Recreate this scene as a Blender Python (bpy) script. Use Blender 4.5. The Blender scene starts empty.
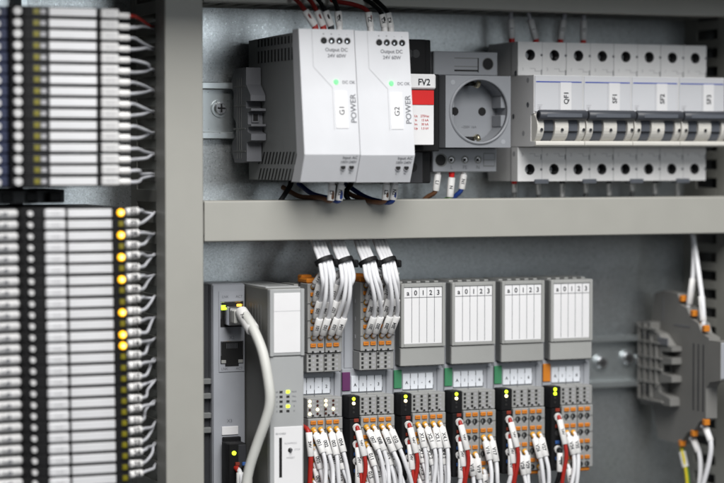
import bpy, math, random
from mathutils import Vector, Matrix
random.seed(11)
S = 0.001                                   # everything below is in millimetres
scene = bpy.context.scene
col = scene.collection
R = math.radians

# ------------------------------------------------------------------ materials
def nodes(name):
    m = bpy.data.materials.new(name); m.use_nodes = True
    nt = m.node_tree
    return m, nt, nt.nodes['Principled BSDF']

def plastic(name, rgb, rough=0.45, var=0.06, bump=0.06, scale=900.0, spec=0.4, coat=0.0, dust=0.0):
    m, nt, b = nodes(name)
    tc = nt.nodes.new('ShaderNodeTexCoord')
    n1 = nt.nodes.new('ShaderNodeTexNoise'); n1.inputs['Scale'].default_value = 55; n1.inputs['Detail'].default_value = 6
    n2 = nt.nodes.new('ShaderNodeTexNoise'); n2.inputs['Scale'].default_value = scale; n2.inputs['Detail'].default_value = 3
    oi = nt.nodes.new('ShaderNodeObjectInfo')
    nt.links.new(tc.outputs['Object'], n1.inputs['Vector']); nt.links.new(tc.outputs['Object'], n2.inputs['Vector'])
    mr = nt.nodes.new('ShaderNodeMapRange')
    mr.inputs[1].default_value = 0.3; mr.inputs[2].default_value = 0.7
    mr.inputs[3].default_value = 1 - var; mr.inputs[4].default_value = 1 + var
    nt.links.new(n1.outputs['Fac'], mr.inputs[0])
    mr2 = nt.nodes.new('ShaderNodeMapRange')
    mr2.inputs[3].default_value = 0.96; mr2.inputs[4].default_value = 1.04
    nt.links.new(oi.outputs['Random'], mr2.inputs[0])
    mul = nt.nodes.new('ShaderNodeMath'); mul.operation = 'MULTIPLY'
    nt.links.new(mr.outputs[0], mul.inputs[0]); nt.links.new(mr2.outputs[0], mul.inputs[1])
    mx = nt.nodes.new('ShaderNodeVectorMath'); mx.operation = 'SCALE'
    mx.inputs[0].default_value = rgb
    nt.links.new(mul.outputs[0], mx.inputs['Scale'])
    nt.links.new(mx.outputs[0], b.inputs['Base Color'])
    rr = nt.nodes.new('ShaderNodeMapRange')
    rr.inputs[3].default_value = max(0.05, rough - 0.1); rr.inputs[4].default_value = min(1, rough + 0.12)
    nt.links.new(n1.outputs['Fac'], rr.inputs[0]); nt.links.new(rr.outputs[0], b.inputs['Roughness'])
    b.inputs['Specular IOR Level'].default_value = spec
    if bump:
        bp = nt.nodes.new('ShaderNodeBump'); bp.inputs['Strength'].default_value = bump; bp.inputs['Distance'].default_value = 0.0003
        nt.links.new(n2.outputs['Fac'], bp.inputs['Height']); nt.links.new(bp.outputs[0], b.inputs['Normal'])
    return m

def metal(name, rgb, rough, metallic=1.0, grain=0.0, spangle=0.0):
    m, nt, b = nodes(name)
    tc = nt.nodes.new('ShaderNodeTexCoord')
    n = nt.nodes.new('ShaderNodeTexNoise'); n.inputs['Scale'].default_value = 650; n.inputs['Detail'].default_value = 4
    nt.links.new(tc.outputs['Object'], n.inputs['Vector'])
    rr = nt.nodes.new('ShaderNodeMapRange')
    rr.inputs[3].default_value = max(0.08, rough - 0.08); rr.inputs[4].default_value = rough + 0.10
    nt.links.new(n.outputs['Fac'], rr.inputs[0]); nt.links.new(rr.outputs[0], b.inputs['Roughness'])
    b.inputs['Metallic'].default_value = metallic
    if spangle:
        v = nt.nodes.new('ShaderNodeTexVoronoi'); v.inputs['Scale'].default_value = 1300
        nt.links.new(tc.outputs['Object'], v.inputs['Vector'])
        n3 = nt.nodes.new('ShaderNodeTexNoise'); n3.inputs['Scale'].default_value = 16; n3.inputs['Detail'].default_value = 5
        nt.links.new(tc.outputs['Object'], n3.inputs['Vector'])
        sep = nt.nodes.new('ShaderNodeSeparateColor'); nt.links.new(v.outputs['Color'], sep.inputs[0])
        ad = nt.nodes.new('ShaderNodeMath'); ad.operation = 'ADD'
        nt.links.new(sep.outputs[0], ad.inputs[0]); nt.links.new(n3.outputs['Fac'], ad.inputs[1])
        cr = nt.nodes.new('ShaderNodeMapRange'); cr.inputs[1].default_value = 0.2; cr.inputs[2].default_value = 1.6
        n3.inputs['Scale'].default_value = 7; cr.inputs[3].default_value = 1 - spangle; cr.inputs[4].default_value = 1 + spangle
        nt.links.new(ad.outputs[0], cr.inputs[0])
        mx = nt.nodes.new('ShaderNodeVectorMath'); mx.operation = 'SCALE'; mx.inputs[0].default_value = rgb
        nt.links.new(cr.outputs[0], mx.inputs['Scale']); nt.links.new(mx.outputs[0], b.inputs['Base Color'])
        bp = nt.nodes.new('ShaderNodeBump'); bp.inputs['Strength'].default_value = 0.2; bp.inputs['Distance'].default_value = 0.0004
        nt.links.new(sep.outputs[1], bp.inputs['Height']); nt.links.new(bp.outputs[0], b.inputs['Normal'])
    else:
        b.inputs['Base Color'].default_value = (*rgb, 1)
    return m

def glow(name, rgb, strength):
    m, nt, b = nodes(name)
    b.inputs['Base Color'].default_value = (*rgb, 1)
    b.inputs['Emission Color'].default_value = (*rgb, 1)
    b.inputs['Emission Strength'].default_value = strength
    b.inputs['Roughness'].default_value = 0.3
    return m

M = dict(
    plate=metal('galvanised_steel', (.46, .485, .495), .29, .88, spangle=.22),
    zinc=metal('zinc_plated_rail', (.58, .62, .63), .30, .9),
    steel=metal('bright_steel', (.70, .70, .72), .22),
    brass=metal('nickel_contact', (.72, .66, .48), .28),
    duct=plastic('duct_grey', (.345, .342, .315), .46, .02),
    duct_wall=plastic('duct_wall_grey', (.30, .30, .275), .6, .08),
    psu=plastic('power_supply_light_grey', (.60, .61, .64), .4, .03),
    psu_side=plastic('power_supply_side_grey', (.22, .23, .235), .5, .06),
    mcb=plastic('breaker_light_grey', (.70, .70, .705), .4, .03),
    mcb_cream=plastic('breaker_warm_white', (.64, .625, .585), .35, .03),
    mcb_panel=plastic('breaker_panel_grey', (.59, .60, .63), .4, .03),
    slate_d=plastic('toggle_bar_slate', (.055, .06, .072), .38, .08),
    slate=plastic('toggle_slate', (.10, .11, .13), .38, .08),
    socket=plastic('socket_grey', (.26, .272, .295), .42, .04),
    black=plastic('black_plastic', (.006, .006, .007), .55, .15, spec=.25),
    black2=plastic('soft_black_plastic', (.025, .026, .03), .5, .15),
    navy=plastic('navy_plastic', (.012, .018, .05), .45, .1),
    grey=plastic('module_grey', (.325, .33, .322), .48, .04),
    grey_b=plastic('module_body_grey', (.34, .355, .385), .5, .04),
    grey_d=plastic('module_dark_grey', (.15, .155, .155), .55, .06),
    grey_t=plastic('terminal_grey', (.29, .292, .288), .5, .05),
    term=plastic('terminal_block_grey', (.19, .188, .18), .5, .06),
    clamp=plastic('clamp_grey', (.135, .14, .155), .5, .08),
    cpu=plastic('controller_grey', (.36, .37, .375), .45, .04),
    cpu_side=plastic('controller_side_grey', (.14, .14, .13), .5, .07),
    comm=plastic('coupler_blue_grey', (.33, .345, .38), .45, .04),
    paper=plastic('label_paper', (.74, .74, .755), .6, .02),
    paper3=plastic('relay_label_paper', (.62, .625, .645), .6, .05),
    cap=plastic('relay_cap_white', (.56, .56, .565), .5, .08),
    capd=plastic('relay_sleeve_grey', (.34, .34, .345), .5, .1),
    red_shaded=plastic('shaded_red_wire', (.20, .012, .01), .45, .08),  # darker copy of the red wire, shade is put into its colour
    paper2=plastic('label_film', (.70, .73, .78), .35, .03),
    sleeve=plastic('marker_sleeve_white', (.74, .735, .73), .42, .05),
    wire=plastic('white_wire', (.73, .735, .76), .38, .05),
    wire_g=plastic('grey_wire', (.55, .56, .60), .4, .05),
    cable=plastic('patch_cable_grey', (.56, .565, .54), .45, .04),
    red=plastic('red_wire', (.36, .02, .014), .4, .06),
    redp=plastic('red_label', (.62, .012, .012), .45, .03),
    redd=plastic('dark_red_button', (.22, .03, .016), .45, .06),
    blue=plastic('blue_button', (.03, .10, .32), .45, .06),
    bluew=plastic('blue_wire', (.015, .045, .22), .4, .06),
    brown=plastic('brown_wire', (.11, .05, .025), .4, .06),
    orange=plastic('orange_button', (.60, .20, .02), .45, .05),
    ferrule=plastic('yellow_ferrule', (.66, .33, .03), .4, .05),
    purple=plastic('purple_tab', (.11, .025, .10), .5, .04),
    green=plastic('green_tab', (.05, .23, .11), .5, .04),
    gy=plastic('green_wire', (.10, .28, .05), .4, .05),
    yw=plastic('yellow_wire', (.70, .58, .03), .4, .05),
    ink=plastic('black_print', (.02, .022, .028), .6, .0, 0),
    inkg=plastic('grey_print', (.13, .135, .15), .6, .0, 0),
    inkl=plastic('pale_print', (.36, .36, .38), .6, .0, 0),
    inkr=plastic('red_print', (.45, .02, .02), .6, .0, 0),
    inkb=plastic('blue_print', (.03, .07, .40), .6, .0, 0),
    hole=plastic('dark_hole', (.006, .006, .007), .7, .0, 0),  # near-black stands for the shade inside holes, slots and vents
    bore=plastic('terminal_bore', (.03, .03, .032), .5, .0, 0),
    dimled=plastic('dim_yellow_lamp', (.17, .15, .006), .3, .0, 0),
    darkled=plastic('unlit_lamp', (.03, .03, .03), .3, .0, 0),
    redled=plastic('unlit_red_lamp', (.06, .02, .015), .3, .0, 0),
    led_g=glow('lit_green_lamp', (.14, .90, .22), .9),
    led_y=glow('lit_yellow_green_lamp', (.70, 1.0, .03), 2.6),
    led_w=glow('lit_warm_lamp', (1.0, .86, .50), 2.4),
    led_o=glow('lit_orange_lamp', (1.0, .48, .008), 1.7),
    led_h=glow('lamp_hot_core', (1.0, .80, .16), 5.0),
    led_a=glow('lit_amber_lamp', (1.0, .52, .05), 2.2),
)

# ------------------------------------------------------------------ text
_tc = {}
def glyphs(s, bold=0.0):
    k = (s, bold)
    if k in _tc: return _tc[k]
    cu = bpy.data.curves.new('t', 'FONT'); cu.body = s; cu.size = 1.0; cu.offset = bold
    cu.align_x = 'CENTER'; cu.resolution_u = 3
    o = bpy.data.objects.new('t', cu); col.objects.link(o)
    dg = bpy.context.evaluated_depsgraph_get()
    me = bpy.data.meshes.new_from_object(o.evaluated_get(dg))
    vs = [v.co.to_2d() for v in me.vertices]; fs = [tuple(p.vertices) for p in me.polygons]
    bpy.data.objects.remove(o); bpy.data.curves.remove(cu); bpy.data.meshes.remove(me)
    _tc[k] = (vs, fs)
    return _tc[k]

# ------------------------------------------------------------------ mesh builder
class MB:
    def __init__(s): s.v = []; s.f = []; s.m = []; s.sm = []; s.mats = []
    def mi(s, k):
        if k not in s.mats: s.mats.append(k)
        return s.mats.index(k)
    def add(s, vs, fs, mat, smooth=False):
        o = len(s.v); s.v += [tuple(v) for v in vs]; i = s.mi(mat)
        for f in fs: s.f.append(tuple(o + k for k in f)); s.m.append(i); s.sm.append(smooth)
    def box(s, x0, x1, y0, y1, z0, z1, mat, c=0.35):
        if x0 > x1: x0, x1 = x1, x0
        if y0 > y1: y0, y1 = y1, y0
        if z0 > z1: z0, z1 = z1, z0
        c = min(c, .3*(x1-x0), .3*(y1-y0), .3*(z1-z0))
        vs = []; idx = {}
        for a in (0, 1):
            for b in (0, 1):
                for d in (0, 1):
                    P = ((x0, x1)[a], (y0, y1)[b], (z0, z1)[d]); I = (c if a == 0 else -c, c if b == 0 else -c, c if d == 0 else -c)
                    for ax in range(3):
                        q = [P[k] + (0 if k == ax else I[k]) for k in range(3)]
                        idx[(a, b, d, ax)] = len(vs); vs.append(q)
        fs = []
        for ax in range(3):
            u, w = [k for k in range(3) if k != ax]
            for e in (0, 1):
                ring = []
                for p, q in ((0, 0), (1, 0), (1, 1), (0, 1)):
                    t = [0, 0, 0]; t[ax] = e; t[u] = p; t[w] = q; ring.append(idx[(*t, ax)])
                fs.append(ring)
        for ax in range(3):
            u, w = [k for k in range(3) if k != ax]
            for p in (0, 1):
                for q in (0, 1):
                    t = [0, 0, 0]; t[u] = p; t[w] = q; t2 = t[:]; t2[ax] = 1
                    fs.append([idx[(*t, u)], idx[(*t2, u)], idx[(*t2, w)], idx[(*t, w)]])
        for a in (0, 1):
            for b in (0, 1):
                for d in (0, 1): fs.append([idx[(a, b, d, k)] for k in range(3)])
        s.add(vs, fs, mat)
    def prism(s, poly, axis, a0, a1, mat):
        n = len(poly)
        def p3(p, a):
            return {'x': (a, p[0], p[1]), 'y': (p[0], a, p[1]), 'z': (p[0], p[1], a)}[axis]
        vs = [p3(p, a0) for p in poly] + [p3(p, a1) for p in poly]
        fs = [list(range(n)), list(range(2*n-1, n-1, -1))] + [[i, (i+1) % n, n+(i+1) % n, n+i] for i in range(n)]
        s.add(vs, fs, mat)
    def rings(s, pts, radii, mat, n=10, caps=True, flat=1.0, side=None, smooth=True):
        pts = [Vector(p) for p in pts]
        T = []
        for i in range(len(pts)):
            a = pts[max(0, i-1)]; b = pts[min(len(pts)-1, i+1)]; T.append((b-a).normalized())
        r = Vector(side) if side else (Vector((1, 0, 0)) if abs(T[0].x) < .8 else Vector((0, 0, 1)))
        vs = []; fs = []
        for i, p in enumerate(pts):
            r = (r - T[i]*r.dot(T[i])).normalized(); w = T[i].cross(r)
            for k in range(n):
                a = 2*math.pi*k/n
                vs.append(p + r*(radii[i]*math.cos(a)) + w*(radii[i]*flat*math.sin(a)))
        for i in range(len(pts)-1):
            for k in range(n):
                fs.append([i*n+k, i*n+(k+1) % n, (i+1)*n+(k+1) % n, (i+1)*n+k])
        s.add(vs, fs, mat, smooth)
        if caps:
            s.add(vs[:n], [list(range(n))[::-1]], mat); s.add(vs[-n:], [list(range(n))], mat)
    def cyl(s, p0, p1, r, mat, n=16, r2=None, flat=1.0, side=None):
        s.rings([p0, p1], [r, r if r2 is None else r2], mat, n, True, flat, side)
    def tube(s, ctrl, r, mat, n=10, step=6, caps=True):
        P = spline(ctrl, step); s.rings(P, [r]*len(P), mat, n, caps)
    def disc(s, x, y, z, r, mat, n=20, ax='y'):
        if ax == 'y': vs = [(x+r*math.cos(2*math.pi*k/n), y, z+r*math.sin(2*math.pi*k/n)) for k in range(n)]
        else: vs = [(x, y+r*math.cos(2*math.pi*k/n), z+r*math.sin(2*math.pi*k/n)) for k in range(n)]
        s.add(vs, [list(range(n))], mat)
    def quad(s, a, b, c, d, mat): s.add([a, b, c, d], [[0, 1, 2, 3]], mat)
    def plate(s, x0, x1, z0, z1, y, mat): s.quad((x0, y, z0), (x1, y, z0), (x1, y, z1), (x0, y, z1), mat)
    def holed(s, x0, x1, z0, z1, y, cx, cz, r, depth, mat, mat_in, mat_floor, n=24):
        """flat front face at y with a round recess"""
        inn = []; out = []
        for k in range(n):
            a = 2*math.pi*k/n; ca, sa = math.cos(a), math.sin(a)
            inn.append((cx+r*ca, y, cz+r*sa))
            t = min(((x1-cx)/ca if ca > 1e-6 else (x0-cx)/ca if ca < -1e-6 else 1e9), ((z1-cz)/sa if sa > 1e-6 else (z0-cz)/sa if sa < -1e-6 else 1e9))
            out.append((cx+t*ca, y, cz+t*sa))
        vs = inn + out; fs = [[k, (k+1) % n, n+(k+1) % n, n+k] for k in range(n)]
        s.add(vs, fs, mat)
        for X in (x0, x1):
            for Z in (z0, z1):
                a = math.atan2(Z-cz, X-cx) % (2*math.pi); k = int(a/(2*math.pi)*n) % n
                s.add([out[k], (X, y, Z), out[(k+1) % n]], [[0, 1, 2]], mat)
        back = [(p[0], y+depth, p[2]) for p in inn]
        s.add(inn + back, [[k, (k+1) % n, n+(k+1) % n, n+k] for k in range(n)], mat_in, True)
        s.add(back, [list(range(n))], mat_floor)
    def text(s, t, h, org, xd, yd, mat, bold=0.0, stretch=1.0):
        vs, fs = glyphs(t, bold); k = h/0.70
        o, a, b = Vector(org), Vector(xd).normalized(), Vector(yd).normalized()
        s.add([o + a*(p.x*k*stretch) + b*((p.y-0.35)*k) for p in vs], fs, mat)
    def ftext(s, t, h, x, y, z, mat='ink', vert=False, bold=0.0, stretch=1.0):
        if vert: s.text(t, h, (x, y, z), (0, 0, 1), (-1, 0, 0), mat, bold, stretch)
        else: s.text(t, h, (x, y, z), (1, 0, 0), (0, 0, 1), mat, bold, stretch)
    def build(s, name, parent=None, bevel=0.0, loc=None):
        me = bpy.data.meshes.new(name)
        me.from_pydata([(a*S, b*S, c*S) for a, b, c in s.v], [], s.f)
        for k in s.mats: me.materials.append(M[k])
        me.polygons.foreach_set('material_index', s.m); me.polygons.foreach_set('use_smooth', s.sm)
        me.update()
        import bmesh
        bm = bmesh.new(); bm.from_mesh(me); bmesh.ops.recalc_face_normals(bm, faces=bm.faces); bm.to_mesh(me); bm.free()
        o = bpy.data.objects.new(name, me); col.objects.link(o)
        if parent: o.parent = parent
        if loc: o.location = Vector(loc)*S
        if bevel:
            b = o.modifiers.new('bevel', 'BEVEL'); b.width = bevel*S; b.segments = 2; b.limit_method = 'ANGLE'; b.angle_limit = R(35)
        return o

def spline(c, step=6):
    c = [Vector(p) for p in c]
    if len(c) < 3: return c
    out = []; P = [c[0]*2-c[1]] + c + [c[-1]*2-c[-2]]
    for i in range(1, len(P)-2):
        for k in range(step):
            t = k/step; a, b, d, e = P[i-1], P[i], P[i+1], P[i+2]
            out.append(.5*((2*b) + (d-a)*t + (2*a-5*b+4*d-e)*t*t + (3*b-a-3*d+e)*t**3))
    out.append(c[-1]); return out

def tag(o, label, cat, group=None):
    o['label'] = label; o['category'] = cat
    if group: o['group'] = group
    return o
def thing(name, label, cat, loc=(0, 0, 0), group=None):
    o = bpy.data.objects.new(name, None); col.objects.link(o); o.location = Vector(loc)*S
    o.empty_display_size = .01
    return tag(o, label, cat, group)
def kids(o): return [c for c in bpy.data.objects if c.parent == o]
def dup(root, loc, label, group=None):
    r = root.copy(); col.objects.link(r); r.location = Vector(loc)*S; r['label'] = label
    if group: r['group'] = group
    for ch in kids(root):
        c = ch.copy(); col.objects.link(c); c.parent = r
        for g in kids(ch):
            d = g.copy(); col.objects.link(d); d.parent = c
    return r
ORD = ['first', 'second', 'third', 'fourth', 'fifth', 'sixth', 'seventh', 'eighth', 'ninth', 'tenth', 'eleventh', 'twelfth', 'thirteenth', 'fourteenth', 'fifteenth', 'sixteenth', 'seventeenth', 'eighteenth', 'nineteenth', 'twentieth', 'twenty-first', 'twenty-second', 'twenty-third', 'twenty-fourth', 'twenty-fifth', 'twenty-sixth']

# ------------------------------------------------------------------ setting
mb = MB(); mb.box(-260, 560, 0, 2, -330, 300, 'plate', .3)
o = mb.build('mounting_plate'); o['kind'] = 'structure'
mb = MB(); mb.box(-300, 600, -134, 0, 151, 153, 'duct_wall', .3); mb.box(-300, 600, -136, -134, 100, 151, 'duct_wall', .3)  # unseen roof and lip, added to keep light off the top duct
o = mb.build('roof_light_blocker'); o['kind'] = 'structure'

# ------------------------------------------------------------------ cable ducts
def slot_wall(mb, axis, fixed, thick, a0, a1, depth0, depth1, pitch, mat, gap=5.0, rim=6.0):
    """a slotted duct wall: solid strips at both edges, fingers between; axis 'x' runs along X at Z=fixed, 'z' runs along Z at X=fixed"""
    def b(u0, u1, d0, d1):
        if axis == 'x': mb.box(u0, u1, d0, d1, fixed, fixed+thick, mat, .25)
        else: mb.box(fixed, fixed+thick, d0, d1, u0, u1, mat, .25)
    b(a0, a1, 0, depth0); b(a0, a1, depth1, depth1-rim)
    u = a0
    while u < a1:
        b(u, min(a1, u+pitch-gap), depth0, depth1); u += pitch

t = thing('cable_duct', 'tall grey upright cable duct between the relay stacks and the power supplies', 'cable duct', (61.6, 0, -60))
mb = MB(); mb.prism([(-11.8, -54), (-11.8, -71.4), (-11.2, -72), (11.2, -72), (11.8, -71.4), (11.8, -54), (10.6, -54), (10.6, -70.8), (-10.6, -70.8), (-10.6, -54)], 'z', -210, 215, 'duct'); mb.build('cover', t, .25)
mb = MB(); slot_wall(mb, 'z', -11.0, 1.2, -210, 215, -12, -56, 12.5, 'duct_wall'); mb.build('slotted_wall', t)
mb = MB(); slot_wall(mb, 'z', 9.2, 1.2, -210, 215, -12, -56, 12.5, 'duct_wall'); mb.build('slotted_wall', t)
mb = MB(); mb.box(-9.8, 9.2, -.1, -1.5, -210, 215, 'duct_wall'); mb.build('base', t)

t = thing('cable_duct', 'grey horizontal cable duct running between the breaker row and the controller row', 'cable duct', (260, 0, -43.7))
mb = MB(); mb.prism([(-50, 12.1), (-69.4, 12.1), (-70, 11.5), (-70, -11.5), (-69.4, -12.1), (-50, -12.1), (-50, -11), (-69, -11), (-69, 11), (-50, 11)], 'x', -185.4, 184.6, 'duct'); mb.build('cover', t, .25)
mb = MB(); slot_wall(mb, 'x', 9.8, 1.1, -184, 184, -12, -55, 12.5, 'duct_wall'); mb.build('slotted_wall', t)
mb = MB(); slot_wall(mb, 'x', -10.9, 1.1, -184, 184, -12, -55, 12.5, 'duct_wall'); mb.build('slotted_wall', t)
mb = MB(); mb.box(-184, 184, -.1, -1.5, -9.8, 9.8, 'duct_wall'); mb.build('base', t)

t = thing('cable_duct', 'shaded horizontal cable duct along the top with slots showing underneath', 'cable duct', (260, 0, 87))
mb = MB(); mb.prism([(-58, -.6), (-69.4, -.6), (-70, 0), (-70, 38), (-58, 38), (-58, 37), (-69, 37), (-69, .5), (-58, .5)], 'x', -185.4, 184.6, 'duct'); mb.build('cover', t, .25)
mb = MB(); slot_wall(mb, 'x', 0.7, 1.2, -184, 184, -14, -62, 12.5, 'duct_wall', 5.5); mb.build('slotted_wall', t)
mb = MB(); mb.box(-184, 184, -.1, -1.5, 2, 38, 'duct_wall'); mb.build('base', t)

t = thing('cable_duct', 'upright slotted cable duct wall at the far right behind the terminals', 'cable duct', (458, 0, -60))
mb = MB(); slot_wall(mb, 'z', -12.0, 1.2, -210, 190, -16, -42, 12.5, 'duct_wall', 6.6, 15); mb.build('slotted_wall', t)
mb = MB(); mb.prism([(-12.6, -58), (-12.6, -72), (12, -72), (12, -58), (11, -58), (11, -71), (-11.4, -71), (-11.4, -58)], 'z', -210, 190, 'duct'); mb.build('cover', t, .2)
mb = MB(); mb.box(-10.5, 12, -.1, -1.5, -210, 190, 'grey_d'); mb.build('base', t)  # base and far wall in dark grey: inner shade is in their colour
mb = MB(); slot_wall(mb, 'z', 10.8, 1.2, -210, 190, -12, -58, 12.5, 'grey_d', 4.0); mb.build('slotted_wall', t)

# ------------------------------------------------------------------ DIN rails
def rail_prof(): return [(17.5, -8), (13.5, -8), (13.5, -1.2), (-13.5, -1.2), (-13.5, -8), (-17.5, -8), (-17.5, -7), (-14.5, -7), (-14.5, -.2), (14.5, -.2), (14.5, -7), (17.5, -7)]
def rail(label, x0, x1, zc, screws):
    t = thing('mounting_rail', label, 'mounting rail', ((x0+x1)/2, 0, zc)); h = (x1-x0)/2
    mb = MB(); mb.prism([(y, z) for z, y in rail_prof()], 'x', -h, h, 'zinc'); mb.build('rail', t, .3)
    for sx, sz in screws:
        mb = MB(); x = sx-(x0+x1)/2
        mb.cyl((x, -1.3, sz), (x, -2.4, sz), 5.6, 'zinc', 24); mb.cyl((x, -2.4, sz), (x, -5.2, sz), 4.2, 'steel', 24, 3.5)
        mb.box(x-2.6, x+2.6, -5.2, -5.35, sz-.5, sz+.5, 'hole', 0); mb.box(x-.5, x+.5, -5.2, -5.36, sz-2.6, sz+2.6, 'hole', 0)
        mb.build('screw', t)
    return t
rail('bright metal mounting rail with a screw left of the upper power supplies', 76, 442, 23.4, [(108, 1.5)])
rail('dim metal mounting rail showing its screws right of the lower modules', 76, 442, -144.0, [(401, 1.2), (380.5, -1.0), (412, -1.0)])

# ------------------------------------------------------------------ end clamp beside power supply
def clamp_prof():    # (y, z), z centred on the rail
    return [(-3, 12), (-9, 21), (-12, 25), (-33, 25), (-33, 13), (-41, 5), (-41, 1), (-33, 1), (-33, -4), (-42, -4.4), (-42, -6), (-36, -7), (-36, -15.5), (-42, -15.5), (-42, -17), (-36, -18),
            (-36, -21), (-42, -22.5), (-42, -27), (-34, -28.5), (-34, -42), (-28, -43), (-12, -43), (-7, -36), (-7, -28), (-14, -24), (-14, -14), (-10, -10), (-10, 8)]
t = thing('end_clamp', 'dark grey ribbed rail clamp left of the first power supply', 'rail clamp', (114.3, 0, 23.4))
mb = MB(); mb.prism([(y, z*.86+4.5) for y, z in clamp_prof()], 'x', 0, 9.6, 'clamp')
for y in (-16, -20, -24): mb.box(-.25, .3, y, y-1, -30, 20, 'grey_d', .1)
for z in (14, 2, -12, -26): mb.box(-.3, .3, -10, -32, z, z+1, 'grey_d', .1)
mb.build('body', t, .3)
mb = MB(); mb.box(2.2, 7.2, -36, -36.9, -8, -1.5, 'clamp'); mb.box(3.2, 6.2, -36.9, -37.1, -6.8, -2.7, 'hole', 0); mb.build('screw_window', t)

# ------------------------------------------------------------------ power supplies
def psu(loc, tagtxt, label, drop):
    t = thing('power_supply', label, 'power supply', loc, 'power supplies on the upper rail')
    W = 35.2
    mb = MB(); mb.prism([(-9, 66.5), (-95, 67.8), (-104.3, -4), (-97, -20), (-9, -20.3)], 'x', .3, W-.3, 'psu_side')
    for rows, (yb, yf), n in (((66.0, 61.6), (-26, -90), 12), ((59, 51.6), (-26, -90), 12)):
        for k in range(n):
            y = yb+(yf-yb)*k/(n-1); mb.box(.12, .5, y, y-2.2, rows[1], rows[0], 'hole', 0)
    for (za, zb), sl in (((-3, -10.4), .55), ((-13, -20), .6)):
        for k in range(12):
            y = -26-(62)*k/11
            mb.add([(.18, y, zb), (.18, y-2.2, zb), (.18, y-2.2-4.5, za), (.18, y-4.5, za)], [[0, 1, 2, 3]], 'hole')
    mb.build('housing', t, .4)
    mb = MB(); mb.prism([(-86, 69.2), (-96, 69.4), (-105.6, -4.6), (-98.4, -20.8), (-84, -20.8), (-93, -5), (-86, 60)], 'x', 0, W, 'psu')
    fy = lambda z: -96-(69.4-z)*9.6/74-.12
    gy = lambda z: -105.6+(-4.6-z)*7.2/16.2-.12
    def ft(s_, h, x, z, mat='inkg', vert=False, bold=.01, stretch=1):
        sl = Vector((0, 9.6, 74)).normalized() if z > -4.6 else Vector((0, -7.2, 16.2)).normalized()
        y = fy(z) if z > -4.6 else gy(z)
        if vert: mb.text(s_, h, (x, y, z), sl, (-1, 0, 0), mat, bold, stretch)
        else: mb.text(s_, h, (x, y, z), (1, 0, 0), sl, mat, bold, stretch)
    for k, (x, sg) in enumerate(((15.6, '+'), (20.6, '+'), (25.6, '-'), (30.6, '-'))):
        mb.cyl((x, fy(62.6)+.05, 62.6), (x, fy(62.6)-.06, 62.6), 2.25, 'inkl', 20)
        mb.cyl((x, fy(62.6), 62.6), (x, fy(62.6)-.14, 62.6), 1.9, 'hole', 20)
        mb.box(x-.7, x+.2, fy(62)-.12, fy(62)-.2, 61.6, 62.8, 'steel' if k > 0 else 'bore', 0)
        ft(sg, 1.6, x, 66.6)
    ft('Output DC', 2.15, 23.4, 57.4, bold=.02); ft('24V 60W', 2.1, 23.4, 53.8, bold=.02); ft('DC OK', 1.8, 30.2, 38.2, bold=.015)
    ft('POWER', 3.5, 32.3, 22.6, 'inkg', True, .012, 1.0)
    ft('Input AC', 1.8, 29.2, -6.4, bold=.02); ft('100V-240V', 1.6, 28.6, -9.0, bold=.02)
    for x, c in ((25.6, 'L'), (31.0, 'N')):
        mb.cyl((x, gy(-12), -12), (x, gy(-12)-.12, -12), 1.9, 'inkl', 20); mb.cyl((x, gy(-12), -12), (x, gy(-12)-.2, -12), 1.6, 'hole', 20); ft(c, 1.3, x-.4, -15.6)
    # moulded grooves of the front panel
    def gr(x0, z0, x1, z1):
        d = Vector((x1-x0, 0, z1-z0)).normalized(); n = Vector((-d.z, 0, d.x))*.12
        pts = []
        for px, pz, sg in ((x0, z0, 1), (x1, z1, 1), (x1, z1, -1), (x0, z0, -1)):
            q = Vector((px, 0, pz))+n*sg; pts.append((q.x, fy(q.z), q.z))
        mb.add(pts, [[0, 1, 2, 3]], 'inkl')
    gr(8.2, 69, 8.2, 47); gr(8.2, 47, 19.6, 35); gr(19.6, 35, 19.6, 10)
    mb.build('front_panel', t, .5)
    mb = MB(); mb.cyl((22.2, fy(38)+.2, 38.2), (22.2, fy(38)-.6, 38.2), 1.65, 'led_g', 20, 1.2); mb.build('indicator_lamp', t)
    mb = MB()
    a, b = 32.8, 11
    mb.add([(20.8, fy(b)-.25, b), (28.6, fy(b)-.25, b), (28.6, fy(a)-.25, a), (20.8, fy(a)-.25, a), (20.8, fy(b)+.1, b), (28.6, fy(b)+.1, b), (28.6, fy(a)+.1, a), (20.8, fy(a)+.1, a)],
           [[0, 1, 2, 3], [0, 1, 5, 4], [1, 2, 6, 5], [2, 3, 7, 6], [3, 0, 4, 7]], 'paper')
    mb.text(tagtxt, 3.3, (24.8, fy(21.5)-.34, 21.5), Vector((0, 9.6, 74)), (-1, 0, 0), 'ink', .012)
    mb.build('name_label', t)
    return t
psu((124.4, 0, .6), 'G1', 'light grey power supply labelled G1 with vented dark side in view', 0)
psu((160.0, 0, .2), 'G2', 'light grey power supply labelled G2 next to the surge arrester', 0)

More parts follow.
